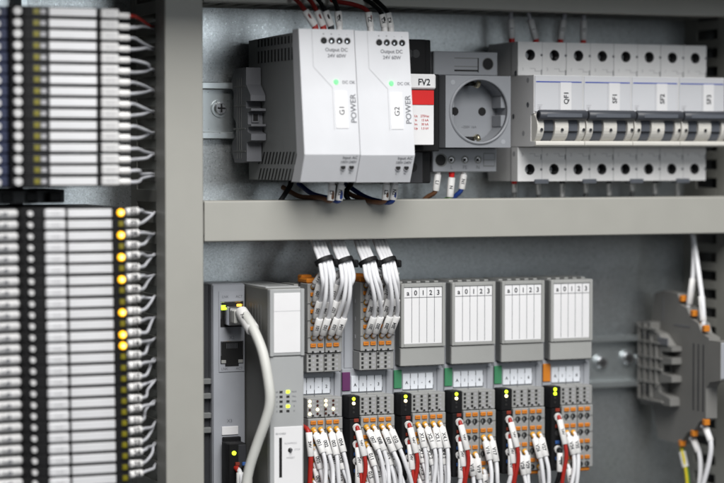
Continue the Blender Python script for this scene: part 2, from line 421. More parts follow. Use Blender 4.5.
# ------------------------------------------------------------------ surge arrester
t = thing('surge_arrester', 'black surge arrester with white FV2 label and red window', 'surge arrester', (197, 0, 23))
mb = MB(); mb.box(0, 35.6, -10, -47, -45, 45, 'black', .6); mb.box(0, 31, -47, -50, 23, 45, 'black', .5); mb.box(0, 35.6, -47, -60, -25, 23, 'black', .6); mb.box(0, 28, -47, -52, -45, -25, 'black2', .5)
for x in (19.5, 24): mb.cyl((x, -50, 36), (x, -50.1, 36), 2.6, 'bore', 18)
mb.cyl((21, -52, -35), (21, -52.1, -35), 3, 'hole', 18)
mb.build('base', t)
mb = MB(); mb.box(6, 25, -60, -77, -21.5, 22, 'black', .8); mb.build('plug', t)
mb = MB(); mb.box(6.3, 25, -75, -78.2, 13, 22.3, 'paper', 1.0); mb.ftext('FV2', 3.9, 16.7, -78.4, 17.4, 'ink', bold=.02, stretch=.95); mb.build('name_label', t)
mb = MB(); mb.box(6.8, 23.6, -76.6, -77.8, -21.2, 12, 'paper', .8)
for k, (a, b) in enumerate((('Uc', '275Vac'), ('In', '15 kA'), ('Im', '30 kA'), ('Up', '1.5 kV'))):
    mb.ftext(a, 1.4, 11.4, -77.95, -3.4-k*2.5, 'inkr', bold=.012); mb.ftext(b, 1.4, 17.4, -77.95, -3.4-k*2.5, 'inkr', bold=.012)
mb.build('rating_label', t)
mb = MB(); mb.box(7.2, 23.4, -77.6, -78.3, 3.4, 12.3, 'redp', .3); mb.build('status_window', t)

# ------------------------------------------------------------------ rail socket
t = thing('power_socket', 'grey rail mounted round power socket with earth clips', 'socket', (234, 0, 23))
mb = MB(); mb.box(0, 45.2, -10, -44, -38, 38, 'socket', .5); mb.box(.2, 45, -44, -48, 23, 38, 'socket', .5)
mb.box(-.2, 44.4, -44, -48, -38, -23, 'socket', .5)
mb.cyl((38, -48.05, 30.5), (38, -48.1, 30.5), 4.1, 'grey_d', 28); mb.cyl((38, -48.1, 30.5), (38, -48.18, 30.5), 3.6, 'hole', 28)
mb.box(14.5, 31.5, -48, -48.15, 33.6, 34.2, 'grey_d', 0); mb.box(14.5, 31.5, -48, -48.2, 25.6, 26.6, 'hole', 0); mb.box(14.5, 31.5, -48, -48.15, 28.4, 28.9, 'grey_d', 0); mb.box(30.8, 31.5, -48, -48.16, 25, 34.2, 'hole', 0)
mb.cyl((5.4, -48.05, -30.5), (5.4, -48.1, -30.5), 4.3, 'grey_d', 28); mb.cyl((5, -48.1, -30.5), (5, -48.2, -30.5), 3.5, 'hole', 28)
for x in (12.6, 22, 31.2):
    mb.cyl((x, -48.05, -30.2), (x, -48.1, -30.2), 2.6, 'grey_d', 20); mb.cyl((x, -48.1, -30.2), (x, -48.18, -30.2), 1.6, 'steel', 16); mb.box(x-1.3, x+.5, -48.2, -48.24, -31.3, -29.6, 'hole', 0)
for x, c in ((12.6, 'L'), (22, 'PE'), (31.2, 'N')): mb.ftext(c, 2.3, x, -48.2, -35, 'inkl' if c == 'X' else 'inkg')
mb.box(35, 43, -48, -48.14, -34.6, -26, 'grey_d', 0); mb.box(35.4, 42.6, -48.1, -48.2, -34, -30.6, 'socket', 0); mb.box(35.4, 42.6, -48.1, -48.2, -30.2, -26.6, 'socket', 0)
mb.build('terminal_base', t)
mb = MB(); n = 64
mb.box(0, 45.2, -44, -50, -22.6, 22, 'socket', .4)
mb.holed(0, 45.2, -22.6, 22.2, -66, 23.4, .2, 19.4, 15.6, 'socket', 'socket', 'socket', n)
for a, b, c_, d in (((0, -50, -22.6), (0, -66, -22.6), (0, -66, 22.2), (0, -50, 22.2)), ((45.2, -50, -22.6), (45.2, -66, -22.6), (45.2, -66, 22.2), (45.2, -50, 22.2)),
                    ((0, -50, 22.2), (45.2, -50, 22.2), (45.2, -66, 22.2), (0, -66, 22.2)), ((0, -50, -22.6), (45.2, -50, -22.6), (45.2, -66, -22.6), (0, -66, -22.6))): mb.quad(a, b, c_, d, 'socket')
for k in range(n):     # raised rim
    a0, a1 = 2*math.pi*k/n, 2*math.pi*(k+1)/n
    q = lambda r, a, y: (23.4+r*math.cos(a), y, .2+r*math.sin(a))
    mb.add([q(19.4, a0, -67.2), q(19.4, a1, -67.2), q(20.6, a1, -67.2), q(20.6, a0, -67.2), q(21.2, a0, -66), q(21.2, a1, -66), q(19.4, a0, -64), q(19.4, a1, -64)], [[0, 1, 2, 3], [3, 2, 5, 4], [0, 1, 7, 6]], 'socket', True)
for x in (13.6, 32.8): mb.cyl((x, -50.35, .2), (x, -50.5, .2), 2.7, 'hole', 22)
mb.box(39.6, 43.0, -51, -63.5, 2.2, 9.5, 'socket', .3); mb.box(39.6, 43.0, -51, -63.5, -9.5, -2.2, 'socket', .3); mb.box(3.6, 7.2, -51, -63.5, 2.2, 9.5, 'socket', .3); mb.box(3.6, 7.2, -51, -63.5, -9.5, -2.2, 'socket', .3)
mb.cyl((5, -66, 18), (5, -66.1, 18), 1.5, 'grey_b', 18); mb.cyl((40, -66, -19), (40, -66.1, -19), 1.5, 'grey_b', 18)
mb.ftext('~250V 16A', 1.6, 23.4, -50.6, -9.5, 'inkg')
mb.build('socket_face', t)
for z, sg in ((17.2, -1), (-16.8, 1)):
    mb = MB(); mb.tube([(23.4, -52, z+sg*-1.5), (23.4, -58, z), (23.4, -63, z+sg*1.2), (23.4, -65, z-sg*1.0)], 1.5, 'brass', 10); mb.box(18.5, 22.5, -51, -60, z-1, z+1, 'hole', .2); mb.build('earth_clip', t)

# ------------------------------------------------------------------ circuit breakers
def breaker(loc, code, label):
    t = thing('circuit_breaker', label, 'circuit breaker', loc, 'two pole circuit breakers in a row')
    W = 34.9
    mb = MB()
    prof = [(-10, 44.5), (-42.8, 44.5), (-42.8, 22.6), (-74, 22.6), (-74, -1.5), (-70, -2.5), (-70, -19), (-75.5, -19.2), (-75.5, -21.4), (-73, -22.3), (-42.8, -22.3), (-42.8, -44.5), (-10, -44.5), (-6, -20), (-6, 20)]
    mb.prism(prof, 'x', .05, W, 'mcb')
    for p in range(2):
        x = p*17.5; xa, xb = x+.06, x+17.46
        mb.holed(xa, xb, 22.9, 44.5, -52, x+8.8, 36.2, 3.55, 9, 'mcb', 'bore', 'hole', 28)
        mb.holed(xa, xb, -44.5, -22.6, -52, x+8.8, -36.9, 3.55, 9, 'mcb', 'bore', 'hole', 28)
        mb.cyl((x+8.8, -44.5, 36.2), (x+8.8, -44.8, 36.2), 2.6, 'steel', 16); mb.cyl((x+8.8, -44.5, -36.9), (x+8.8, -44.8, -36.9), 2.6, 'steel', 16)
        for z in (36.2, -36.9): mb.cyl((x+17, -52.05, z), (x+17, -52.15, z), .85, 'inkg', 12)
        mb.ftext(str(1+2*p), 2.0, x+3.6, -52.1, 27.2, 'inkl'); mb.ftext(str(2+2*p), 2.0, x+3.6, -52.1, -27.4, 'inkl')
        for z, s in ((27.6, 1), (-26.8, 1)):
            mb.box(x+8.6, x+12.2, -52, -52.1, z-.12, z+.12, 'inkl', 0); mb.box(x+12.2, x+12.5, -52, -52.1, z-1.6, z+.12, 'inkl', 0); mb.box(x+12.2, x+16, -52, -52.1, z-1.8, z-1.5, 'inkl', 0)
            mb.box(x+16.6, x+17.1, -52, -52.12, z-4, z-.6, 'inkg', 0)
    for z, s in ((23.0, 1), (-22.7, -1)):
        mb.box(.1, W-.1, -50, -52, z-.2, z+.2, 'mcb', 0)
    for za, zb in ((22.9, 44.5), (-44.5, -22.6)):
        for X in (.05, W): mb.quad((X, -42, za), (X, -52, za), (X, -52, zb), (X, -42, zb), 'mcb')
        for Z in (za, zb): mb.quad((.05, -42, Z), (W, -42, Z), (W, -52, Z), (.05, -52, Z), 'mcb')
        mb.box(.02, .14, -51.9, -52.12, za, zb, 'mcb', 0); mb.box(17.38, 17.62, -51.9, -52.06, za, zb, 'inkl', 0); mb.box(W-.12, W+.02, -51.9, -52.1, za, zb, 'inkg', 0)
    mb.box(12, 22, -46, -53.4, -46.2, -43.2, 'slate', .4)
    for k, (y, z) in enumerate(((-49, 24.5), (-66, 19.5), (-66, 4), (-60, -14), (-46, -3), (-47, -27))): mb.disc(-.05, y, z, 1.7, 'inkl' if k % 2 else 'steel', 16, 'x')
    mb.build('housing', t, .35)
    mb = MB(); mb.box(.5, W-.5, -73, -74.9, -.6, 22.3, 'mcb_panel', .3)
    mb.box(1.2, 33.6, -74.9, -75.05, 18.0, 18.7, 'inkb', 0)
    mb.box(17.4, 17.55, -74.9, -75.0, 0, 18, 'inkl', 0)
    for k in range(3): mb.box(2.2, 5.6 - .5*k, -74.9, -75.0, 3.6-k*1.1, 3.9-k*1.1, 'inkl', 0)
    mb.box(3.5, 3.9, -74.9, -75.0, -.2, 2.6, 'inkl', 0)
    mb.build('rating_panel', t)
    mb = MB(); mb.box(18.3, 26.2, -74.9, -75.4, -1.2, 18.2, 'paper', .1); mb.ftext(code, 3.2, 22.3, -75.5, 8.4, 'ink', True, .022); mb.build('name_label', t)
    arc = lambda rr, n=12: [(-70-rr*math.cos(R(-78+156*k/n))*1.0, -10.2+9.0*math.sin(R(-78+156*k/n))*1.02) for k in range(n+1)]
    mb = MB()
    for x0, x1 in ((.4, 5.2), (13.0, 22.6), (30.4, 34.5)):
        mb.prism([(-60, -19)] + arc(8.6) + [(-60, -1.4)], 'x', x0, x1, 'mcb_cream')
    for x in (3.2, 17.8, 33.2): mb.cyl((x, -77.6, -11.8), (x, -78.9, -11.8), 1.15, 'steel', 14); mb.cyl((x, -78.8, -11.8), (x, -79.0, -11.8), .75, 'hole', 12)
    mb.prism([(-60, -18.8), (-76.4, -18.8), (-77.2, -19.6), (-77.2, -21.4), (-76, -22.2), (-60, -22.2)], 'x', .1, W-.1, 'mcb_cream')
    mb.build('lower_shroud', t, .4)
    for x0, x1 in ((5.4, 12.8), (22.8, 30.2)):
        mb = MB(); mb.prism([(-60, -17)] + arc(6.2) + [(-60, -3)], 'x', x0, x1, 'slate'); mb.box(x0+.2, x1-.2, -70, -77, -13.2, -12.6, 'black', 0); mb.build('toggle', t, .2)
    mb = MB(); mb.rings([(.5, -79.6, -2.6), (1.1, -79.6, -2.6), (33.7, -79.6, -2.6), (34.3, -79.6, -2.6)], [2.8, 3.3, 3.3, 2.8], 'slate_d', 20)
    mb.box(5, 30, -82.3, -82.9, -4.1, -1.6, 'slate', .3); mb.cyl((.1, -79.6, -2.6), (.25, -79.6, -2.6), 1.5, 'black', 14)
    mb.build('toggle_bar', t)
    return t
for k, (code, lab) in enumerate((('QF1', 'two pole circuit breaker labelled QF1 beside the power socket'), ('SF1', 'two pole circuit breaker labelled SF1 right of QF1'),
                                 ('SF2', 'two pole circuit breaker labelled SF2 left of SF3'), ('SF3', 'rightmost two pole circuit breaker labelled SF3'))):
    breaker((291.3+35*k, 0, 23.4), code, lab)

# ------------------------------------------------------------------ wires
def face_text(mb, p0, p1, s_, r, h, mat='ink', rev=False):
    """print a code along a sleeve, on the side that faces out of the cabinet"""
    a = (Vector(p1)-Vector(p0)).normalized(); out = Vector((-.32, -1, .02)); n = (out-a*out.dot(a)).normalized()
    xd = -a if rev else a; yd = n.cross(xd) * 1
    vs, fs = glyphs(s_, .03); k = h/.7; c = (Vector(p0)+Vector(p1))/2; b = n.cross(xd).normalized()
    mb.add([c+xd*(p.x*k)+b*((p.y-.35)*k)+n*r for p in vs], fs, mat)

def wire(label, group, path, r, mat, sl=None, code='', ferr=None, loc=(0, 0, 0), name='wire', sleeve_r=2.2, th=1.7, tipmat=None, flat=.86, rev=False):
    """path: control points; sl=(point, point) marker sleeve; ferr=(point, point, material) coloured collar"""
    t = thing(name, label, 'wire', loc, group); L = Vector(loc)
    q = lambda p: Vector(p)-L
    mb = MB(); mb.tube([q(p) for p in path], r, mat, 10, 7); mb.build('conductor', t)
    if sl:
        mb = MB(); a, b = q(sl[0]), q(sl[1]); d = (b-a).normalized()
        mb.rings([a, a+d*.25, b-d*.25, b], [sleeve_r*.9, sleeve_r, sleeve_r, sleeve_r*.9], 'sleeve', 16, True, flat, (1, .15, 0))
        if code: face_text(mb, a, b, code, sleeve_r*(flat+.03)+.04, th, rev=rev)
        mb.build('marker_sleeve', t)
    if ferr:
        mb = MB(); mb.cyl(q(ferr[0]), q(ferr[1]), ferr[3] if len(ferr) > 3 else 1.9, ferr[2], 12, (ferr[3] if len(ferr) > 3 else 1.9)*.75); mb.build('ferrule', t)
    return t
J = lambda s=1.0: random.uniform(-s, s)

# ------------------------------------------------------------------ PLC coupler and controller
t = thing('bus_coupler', 'tall blue grey network module with two jack ports', 'network module', (91.4, 0, -144.6))
mb = MB(); mb.box(0, 21.0, -8, -34, -64, 61.5, 'comm', .6); mb.box(.3, 20.9, -34, -35.5, -64, 61, 'comm', .4)
mb.box(3.8, 20.4, -35.5, -36.0, 7.4, 57, 'comm', .25)
mb.ftext('LNK', 1.6, 8, -36.1, 53.6, 'inkg'); mb.ftext('ACT', 1.6, 17, -36.1, 53.6, 'inkg'); mb.ftext('X2', 2.0, 12.2, -36.1, 28.5, 'inkg')
mb.ftext('LNK', 1.6, 7.4, -36.1, 9.4, 'inkg'); mb.ftext('ACT', 1.6, 17, -36.1, 9.4, 'inkg'); mb.ftext('X3', 2.0, 10.8, -35.65, -22.8, 'inkg')
mb.build('housing', t)
mb = MB(); mb.box(-5.2, -.3, -8, -30, -64, 61, 'black2', .4)
for z in (2, -7, -19, -28): mb.box(-6.2, -.4, -30, -34, z-2, z+1.5, 'grey_d', .4)
mb.build('end_plate', t)
for zt, zb, lit in ((50.2, 35.0, True), (25.8, 12.4, False)):
    mb = MB(); x0, x1 = 4.8, 19.6
    mb.box(x0, x1, -35.9, -36.25, zb, zt, 'hole', .1); mb.box(x0, x1, -36, -36.5, zt, zt+.6, 'steel', .1); mb.box(x0, x0+.5, -36, -36.5, zb+5, zt, 'steel', .1); mb.box(x1-.5, x1, -36, -36.5, zb+5, zt, 'steel', .1)
    if not lit:
        mb.box(x0+3, x1-3, -36, -36.3, zb-1.6, zb+.6, 'hole', .1); mb.box(x0+.4, x0+3.4, -36.2, -36.6, zb+.4, zb+2.4, 'grey', .1); mb.box(x1-3.4, x1-.4, -36.2, -36.6, zb+.4, zb+2.4, 'grey', .1)
        for k in range(8): mb.box(x0+3.8+k*.95, x0+4.1+k*.95, -36.2, -36.4, zt-4, zt-.8, 'inkg', 0)
    p = mb.build('jack_port', t)
    if lit:
        mb = MB(); mb.box(x0+.4, x0+3.2, -36.2, -36.9, zt-4.6, zt-1.8, 'led_y', .3); mb.build('lamp', p)
        mb = MB(); mb.box(x1-4.4, x1-1.2, -36.2, -36.9, zt-3.6, zt-1.2, 'led_a', .3); mb.build('lamp', p)
mb = MB(); mb.box(5.6, 16.2, -35.4, -36.2, -31.4, -26.2, 'paper', .2); mb.build('blank_label', t)
mb = MB(); mb.box(5.8, 17.4, -35, -38, -64, -32.6, 'black', .4); mb.box(4.6, 16.0, -38, -51, -64, -34.8, 'black', .6); mb.box(10.4, 15.7, -50, -52.2, -64, -35.6, 'black2', .4)
pl = mb.build('power_plug', t)
mb = MB(); mb.cyl((8.0, -51, -40.6), (8.0, -51.8, -40.6), 1.25, 'led_y', 14); mb.build('lamp', pl)
mb = MB(); mb.box(8.6, 11.4, -51, -52.6, -48.4, -46.2, 'redd', .3); mb.build('release_button', pl)
mb = MB(); mb.box(12.8, 15.4, -52, -53.2, -48.4, -46.2, 'blue', .3); mb.build('release_button', pl)

t = thing('controller', 'grey controller module with long white label and card slot panel', 'controller', (112.8, 0, -144.6))
mb = MB(); mb.box(0, 21.7, -8, -74, -66, 60.4, 'cpu_side', .5); mb.box(.5, 21.6, -10, -70, 60.2, 61.2, 'cpu', .3)
for k in range(6): mb.box(4.5, 17.5, -22-k*8, -26-k*8, 61.1, 61.3, 'grey_d', .1)
for k in range(9): mb.box(-.15, .3, -22-k*5, -23-k*5, 30, 50, 'grey_d', 0)
mb.build('housing', t)
mb = MB(); mb.box(-.1, 21.9, -74, -78.2, 20.0, 60.2, 'cpu', .5); mb.box(.2, 21.8, -74, -77.6, -66, 19.6, 'cpu', .4)
mb.box(-.1, 2.2, -78.2, -78.8, 20, 60.2, 'cpu', .2); mb.box(19.6, 21.9, -78.2, -78.8, 20, 60.2, 'cpu', .2)
for k in range(5):
    z = -1.6-k*2.9
    for x, lit in ((7.2, False), (11.6, k in (0, 3))):
        if not lit: mb.box(x-1, x+1, -77.6, -77.75, z-.75, z+.75, 'darkled', .1)
    mb.ftext(('BF', 'SF', 'E', 'E', 'D')[k], 1.0, 4.6, -77.7, z, 'inkg'); mb.ftext(('RUN', 'FAIL', 'DBG', 'E', 'D')[k], 1.0, 15.6, -77.7, z, 'inkg')
mb.build('front_panel', t)
mb = MB(); mb.box(2.4, 19.4, -78.0, -78.5, 22, 57.8, 'paper', .15); mb.box(2.4, 19.4, -78.5, -78.56, 46.9, 47.1, 'inkl', 0); mb.build('blank_label', t)
for k in (0, 3):
    mb = MB(); z = -1.6-k*2.9; mb.box(10.5, 12.7, -77.6, -78.0, z-.85, z+.85, 'led_y', .2); mb.build('lamp', t)
mb = MB(); mb.box(2.6, 20.9, -77.4, -78.0, -66, -22.6, 'paper', .3)
mb.box(5.8, 7.6, -78.0, -78.12, -53, -29, 'hole', .1); mb.ftext('SD-CARD', 1.1, 6.8, -78.1, -26.6, 'inkg'); mb.ftext('RUN/PROG', 1.1, 13.2, -78.1, -32.6, 'inkl'); mb.ftext('STOP', 1.1, 17.4, -78.1, -36.6, 'inkl'); mb.ftext('MRESET', 1.1, 13.2, -78.1, -41.4, 'inkl')
mb.cyl((12.9, -78, -36.8), (12.9, -78.15, -36.8), 1.5, 'darkled', 14); mb.box(12.4, 13.5, -78.1, -80, -37.6, -35.6, 'steel', .2)
mb.build('card_panel', t)

# patch cable and its plug
t = thing('network_cable', 'thick pale grey network cable hanging from the upper jack port', 'cable', (103, -40, -98))
L0 = Vector((103, -40, -98)); q = lambda *p: Vector(p)-L0
mb = MB(); mb.tube([q(104.0, -56, -100.2), q(104.8, -68, -106.5), q(107.6, -79, -121), q(109.4, -85, -140), (109.6-103, -86+40, -152+98), q(107.4, -84, -163), q(103.6, -80, -177), q(99.6, -76, -194), q(97, -74, -215)], 3.05, 'cable', 16, 8); mb.build('sheath', t)
mb = MB(); mb.box(*[v-103 for v in (98.2, 110.0)], -37+40, -47+40, -108.0+98, -96.6+98, 'steel', .5); mb.box(99.4-103, 108.4-103, -47+40, -53+40, -106.6+98, -98.0+98, 'cable', .8); mb.build('plug', t)
mb = MB(); a, b = q(103.6, -52.5, -99.0), q(105.2, -69, -109); d = (b-a).normalized()
mb.rings([a, a+d*.5, b-d*.5, b], [3.6, 4.0, 4.2, 3.9], 'sleeve', 18); face_text(mb, a, b, 'X2.1', 4.2, 2.2); mb.build('marker_sleeve', t)

for x, c, lab in ((9.6, 'red', 'short sleeved wire in the red button terminal of the black coupler plug'), (14.2, 'black', 'short sleeved wire in the blue button terminal of the black coupler plug')):
    X = 91.4+x; dy = 0 if c == 'red' else -1.5
    wire(lab, 'wires in the coupler plug', [(X, -50+dy, -194.6), (X+.4, -56+dy, -196), (X, -60+dy, -203), (X-1, -60+dy, -222)], 1.4, 'wire', ((X+.6, -56.5+dy, -196.5), (X-.6, -60+dy, -211)), '1', (Vector((X, -51+dy, -194.4)), Vector((X, -55+dy, -195.6)), c), (X, -50+dy, -194.6), sleeve_r=2.5)

# ------------------------------------------------------------------ I/O modules
COLS = [12.2, 16.9, 22.6, 27.3]; DOT = [10.5, 15.6, 21.1, 26.0]; PITCH = 10.4
def io_module(k, label, tab, cells, plug, card, lit=False, bodyname='io_module'):
    X0 = 99.5+35*k
    t = thing('io_module', label, 'io module', (X0, 0, -144.6), 'input output modules on the lower rail')
    mb = MB(); mb.box(.4, 34.7, -8, -50, -59, 59.5, 'grey_b', .5); mb.box(.9, 34.4, -40, -51.2, -60, 8, 'grey_b', .4)
    mb.box(30.4, 34.6, -50, -52.5, -58, 6, 'grey_b', .4)
    for j in range(5): mb.prism([(3.5+j*6.2, -30), (8.3+j*6.2, -30), (7.3+j*6.2, -50), (4.5+j*6.2, -50)], 'z', 59.4, 61.2, 'grey')
    mb.build('housing', t, .0)
    if tab:
        mb = MB(); mb.box(.9, 6.2, -50.6, -52.0, -5.8, 5.8, tab, .3); mb.build('colour_tab', t)
    for j, c in enumerate(cells):
        mb = MB(); x = 6.7+j*5.25
        mb.box(x, x+5.05, -51, -52.4, -6.6, 3.4, 'paper2', .25); mb.box(x+4.85, x+5.2, -52.35, -52.5, .6, 3.4, 'ink', 0); mb.box(x+4.85, x+5.2, -52.35, -52.5, -6.6, -4.2, 'ink', 0)
        if c: mb.ftext(c, 1.9, x+2.5, -52.5, -2.2, 'ink', bold=.02)
        mb.build('marker_tag', t)
    mb = MB(); mb.box(6.4, 28.8, -51, -52.6, -8.6, -7.6, 'grey', .2); mb.box(16.6, 17.2, -52.5, -52.8, -8.5, -7.2, 'grey_d', 0); mb.build('label_rail', t)
    if plug:          # black supply plug on the left
        mb = MB(); mb.box(1.0, 8.6, -50, -61.2, -22, -8, 'black', .5); mb.box(1.2, 8.5, -50, -62.6, -62, -22, 'black', .5)
        for r in range(4):
            z = -27.4-r*PITCH; mb.cyl((5.6, -62.5, z), (5.6, -62.7, z), 1.8, 'bore', 14)
        for r in (2, 3): mb.cyl((4.5, -61.2, -9.8-r*2.75), (4.5, -61.4, -9.8-r*2.75), .7, 'darkled', 12)
        p = mb.build('supply_plug', t)
        for r in range(2):
            mb = MB(); mb.cyl((4.5, -61.1, -9.8-r*2.75), (4.5, -61.7, -9.8-r*2.75), 1.05, 'led_y' if r == 0 or tab == 'orange' else 'led_w', 14); mb.build('lamp', p)
        for r in range(4):
            mb = MB(); z = -22.9-r*PITCH; mb.box(4.0, 7.2, -62.3, -63.3, z-1.2, z+1.0, 'redd' if r < 2 else 'blue', .3); mb.build('release_button', p)
    def termplug(cols, x0, x1, up):
        s = -1 if up else 1; zc = (lambda z: -z) if up else (lambda z: z)
        mb = MB(); za, zb, zend = (-8.2, -20.3, -61) if not up else (-7.6, -19.2, -62)
        off = 0 if not up else 0
        mb.box(x0, x1, -50, -61.0, zc(za), zc(zb), 'grey_t', .35); mb.box(x0+.1, x1-.1, -50, -62.4, zc(zb-.3), zc(zend), 'grey_t', .4)
        for ci in cols:
            d = DOT[ci]
            for r in range(4):
                z = zc(-10.2-r*2.55) if not up else 17.6-r*2.7
                if lit and not up:
                    on = {0: (1, 1, 0, 1), 1: (0, 0, 1, 0), 2: (1, 1, 0, 0), 3: (0, 0, 1, 0)}[ci][r]
                    mb.cyl((d, -61, z), (d, -61.35, z), 1.0 if on else .75, 'led_w' if on else 'redled', 12)
                else: mb.box(d-.75, d+.75, -61, -61.12, z-.8, z+.8, 'darkled', 0)
                mb.box(d+1.8, d+3.2, -61, -61.05, z-.6, z+.6, 'inkl', 0)
            c = COLS[ci]
            for r in range(4):
                zr = (-23.0-r*PITCH) if not up else (24.3+r*PITCH)
                mb.box(c-.75, c+.45, -62.4, -62.5, zr+s*3.5, zr+s*4.7, 'hole', 0); mb.box(c+1, c+2.2, -62.4, -62.45, zr+s*3.6, zr+s*4.6, 'inkl', 0)
                zh = zr-s*4.5
                mb.cyl((c, -62.4, zh), (c, -62.55, zh), 1.95, 'grey_d', 16); mb.cyl((c, -62.5, zh), (c, -62.65, zh), 1.65, 'hole', 16); mb.box(c-1.0, c-.1, -62.6, -62.75, zh-1.0, zh+.9, 'grey_d', .1)
                if r: mb.box(x0+.1, x1-.1, -62.35, -62.5, zr+s*5.6, zr+s*5.9, 'grey_d', 0)
        if up:
            for z in (27, 38, 49): mb.box(x0-.15, x0+.3, -53, -54.4, z, z+2.2, 'inkl', 0)
        p = mb.build('terminal_plug', t)
        for ci in cols:
            for r in range(4):
                zr = (-23.0-r*PITCH) if not up else (24.3+r*PITCH)
                c = COLS[ci]; mb = MB(); mb.box(c-1.85, c+1.75, -62.2, -63.4, zr-1.25, zr+1.15, 'orange', .3); mb.box(c-1.2, c+1.1, -63.4, -63.5, zr-.1, zr+.1, 'redd', 0); mb.build('release_button', p)
        mb = MB()
        if up: mb.box(x0+.5, x1-.5, -46, -60, 62.0, 65.0, 'orange', .8); mb.box(x0+2, x1-2, -40, -47, 61.5, 66.6, 'orange', .8)
        else: mb.box(x0+1.5, x1-1.5, -48, -61, -63.6, -61.2, 'orange', .6)
        mb.build('latch', p)
    termplug((0, 1), 8.9, 20.2, False); termplug((2, 3), 20.5, 31.8, False)
    if card:
        mb = MB(); mb.box(2.2, 32.1, -50, -57, 9, 60.2, 'grey_d', .5)
        for j in range(6): mb.prism([(4+j*4.8, -50.5), (6.5+j*4.8, -50.5), (8.5+j*4.8, -57), (6+j*4.8, -57)], 'z', 8.2, 9.1, 'grey')
        mb.box(2.0, 32.3, -56.8, -59.4, 8.8, 20.2, 'grey', .4)
        mb.box(2.0, 32.3, -56.8, -59.2, 20.6, 60.3, 'grey', .4)
        for a in ((2.0, 4.0, 20.6, 60.3), (30.3, 32.3, 20.6, 60.3), (4.0, 30.3, 20.6, 22.4), (4.0, 30.3, 58.0, 60.3)): mb.box(a[0], a[1], -59.1, -60.3, a[2], a[3], 'grey', .25)
        p = mb.build('card_holder', t)
        mb = MB(); mb.box(4.2, 30.1, -59.0, -59.7, 22.6, 57.8, 'paper', .1)
        mb.box(4.4, 29.9, -59.7, -59.78, 51.4, 51.7, 'ink', 0)
        for j in range(1, 5): mb.box(4.2+j*5.18-.16, 4.2+j*5.18+.16, -59.7, -59.78, 23.4, 57.8, 'inkg', 0)
        for j, c in enumerate('a0123'): mb.ftext(c, 3.0, 4.2+5.18*(j+.5), -59.82, 54.5, 'ink', bold=.022)
        mb.build('label_card', t)
    else:
        termplug((0, 1), 8.6, 19.9, True); termplug((2, 3), 20.2, 31.5, True)
        mb = MB(); mb.box(2.5, 8.2, -48, -51, 8, 58, 'grey_b', .4); mb.build('side_cover', t)
    return t
io_module(1, 'grey io module with rows of lit white lamps beside the controller', None, ['', '1', '-', '2'], False, False, True)
io_module(2, 'grey io module with a purple tab and wired upper plugs', 'purple', ['A', '1', '-', '3'], True, False)
io_module(3, 'io module with green tab and card beside the wired purple tab module', 'green', ['A', '1', '-', '4'], True, True)
io_module(4, 'second green tab io module from the left, with its own card', 'green', ['A', '1', '-', '6'], True, True)
io_module(5, 'green tab io module next to the orange tab module', 'green', ['A', '1', '-', '6'], True, True)
io_module(6, 'rightmost io module with an orange tab and label card', 'orange', ['A', '1', '-', '8'], True, True)

# ------------------------------------------------------------------ wires of the I/O modules
MOD = {1: 'lamp-lit module', 2: 'purple tab module', 3: 'first green tab module', 4: 'second green tab module', 5: 'third green tab module', 6: 'orange tab module'}
CN = ['leftmost', 'second', 'third', 'rightmost']; RN = ['top', 'second', 'third', 'bottom']
def low_wire(k, ci, r, code, lean=1.0, spread=0.0, fan=0.0):
    X = 99.5+35*k+COLS[ci]; Z = -144.6-23.0-r*PITCH-4.3
    j = J(1.0); out = 8.5-r*2.2+J(1.4); lean *= 1+J(.22)
    a = Vector((X, -62.3, Z)); b = Vector((X+.5*lean, -65.4, Z-2.2)); c = Vector((X+2.6*lean+j, -62.6-out*.95, Z-14.3+J(1.2)))
    b2 = b+(c-b)*.02
    path = [a, b, c, (c.x+1.4*lean+spread*.35+J(.9), c.y-1.8+J(.9), c.z-10), (c.x+1.6*lean+spread+J(1.6), c.y-1.4+J(1), c.z-24), (c.x+1.2*lean+spread*1.6, c.y+2, c.z-46)]
    wire(f'white wire, {CN[ci]} column, {RN[r]} row, lower plugs of the {MOD[k]}', f'white wires leaving the lower plugs of the {MOD[k]}', path, 1.32, 'wire', (b2, c), code,
         (Vector((X, -62.3, Z+.2)), Vector((X+.4*lean, -65.4, Z-1.9)), 'ferrule', 1.75), (X, -62.3, Z), sleeve_r=2.3, th=2.1)
for r in (3, 2, 1, 0):
    for ci in range(4):
        low_wire(1, ci, r, '%03d' % (1+ci+4*r), 1.0, (-1, 0, 0, 1)[ci]+J(.5))
        low_wire(2, ci, r, '%03d' % (7+ci+4*r), 1.25, (1.5, 2.5, 3.5, 5)[ci]+J(.5))
for r in (3, 2, 1, 0):
    for ci in range(4): low_wire(3, ci, r, 'X%d.%d' % (ci+1, r+1), .75, (-.5, -1, -1, -2.5)[ci]+J(.6))
for ci, r in ((2, 1), (3, 1), (0, 2), (1, 2), (2, 3)): low_wire(4, ci, r, 'V1%d' % (r*4+ci), .55, (-1.5, -.5, -.5, -1.5)[ci])
for ci, r in ((2, 1), (3, 1), (0, 2), (1, 2), (3, 3)): low_wire(5, ci, r, 'V2%d' % (r*4+ci), .6, (-1.5, -.5, -.5, -1.0)[ci])
for ci, r in ((0, 1), (1, 1), (0, 3)): low_wire(6, ci, r, 'V3%d' % (r*4+ci), .6, (-3, -5, 0, 0)[ci])

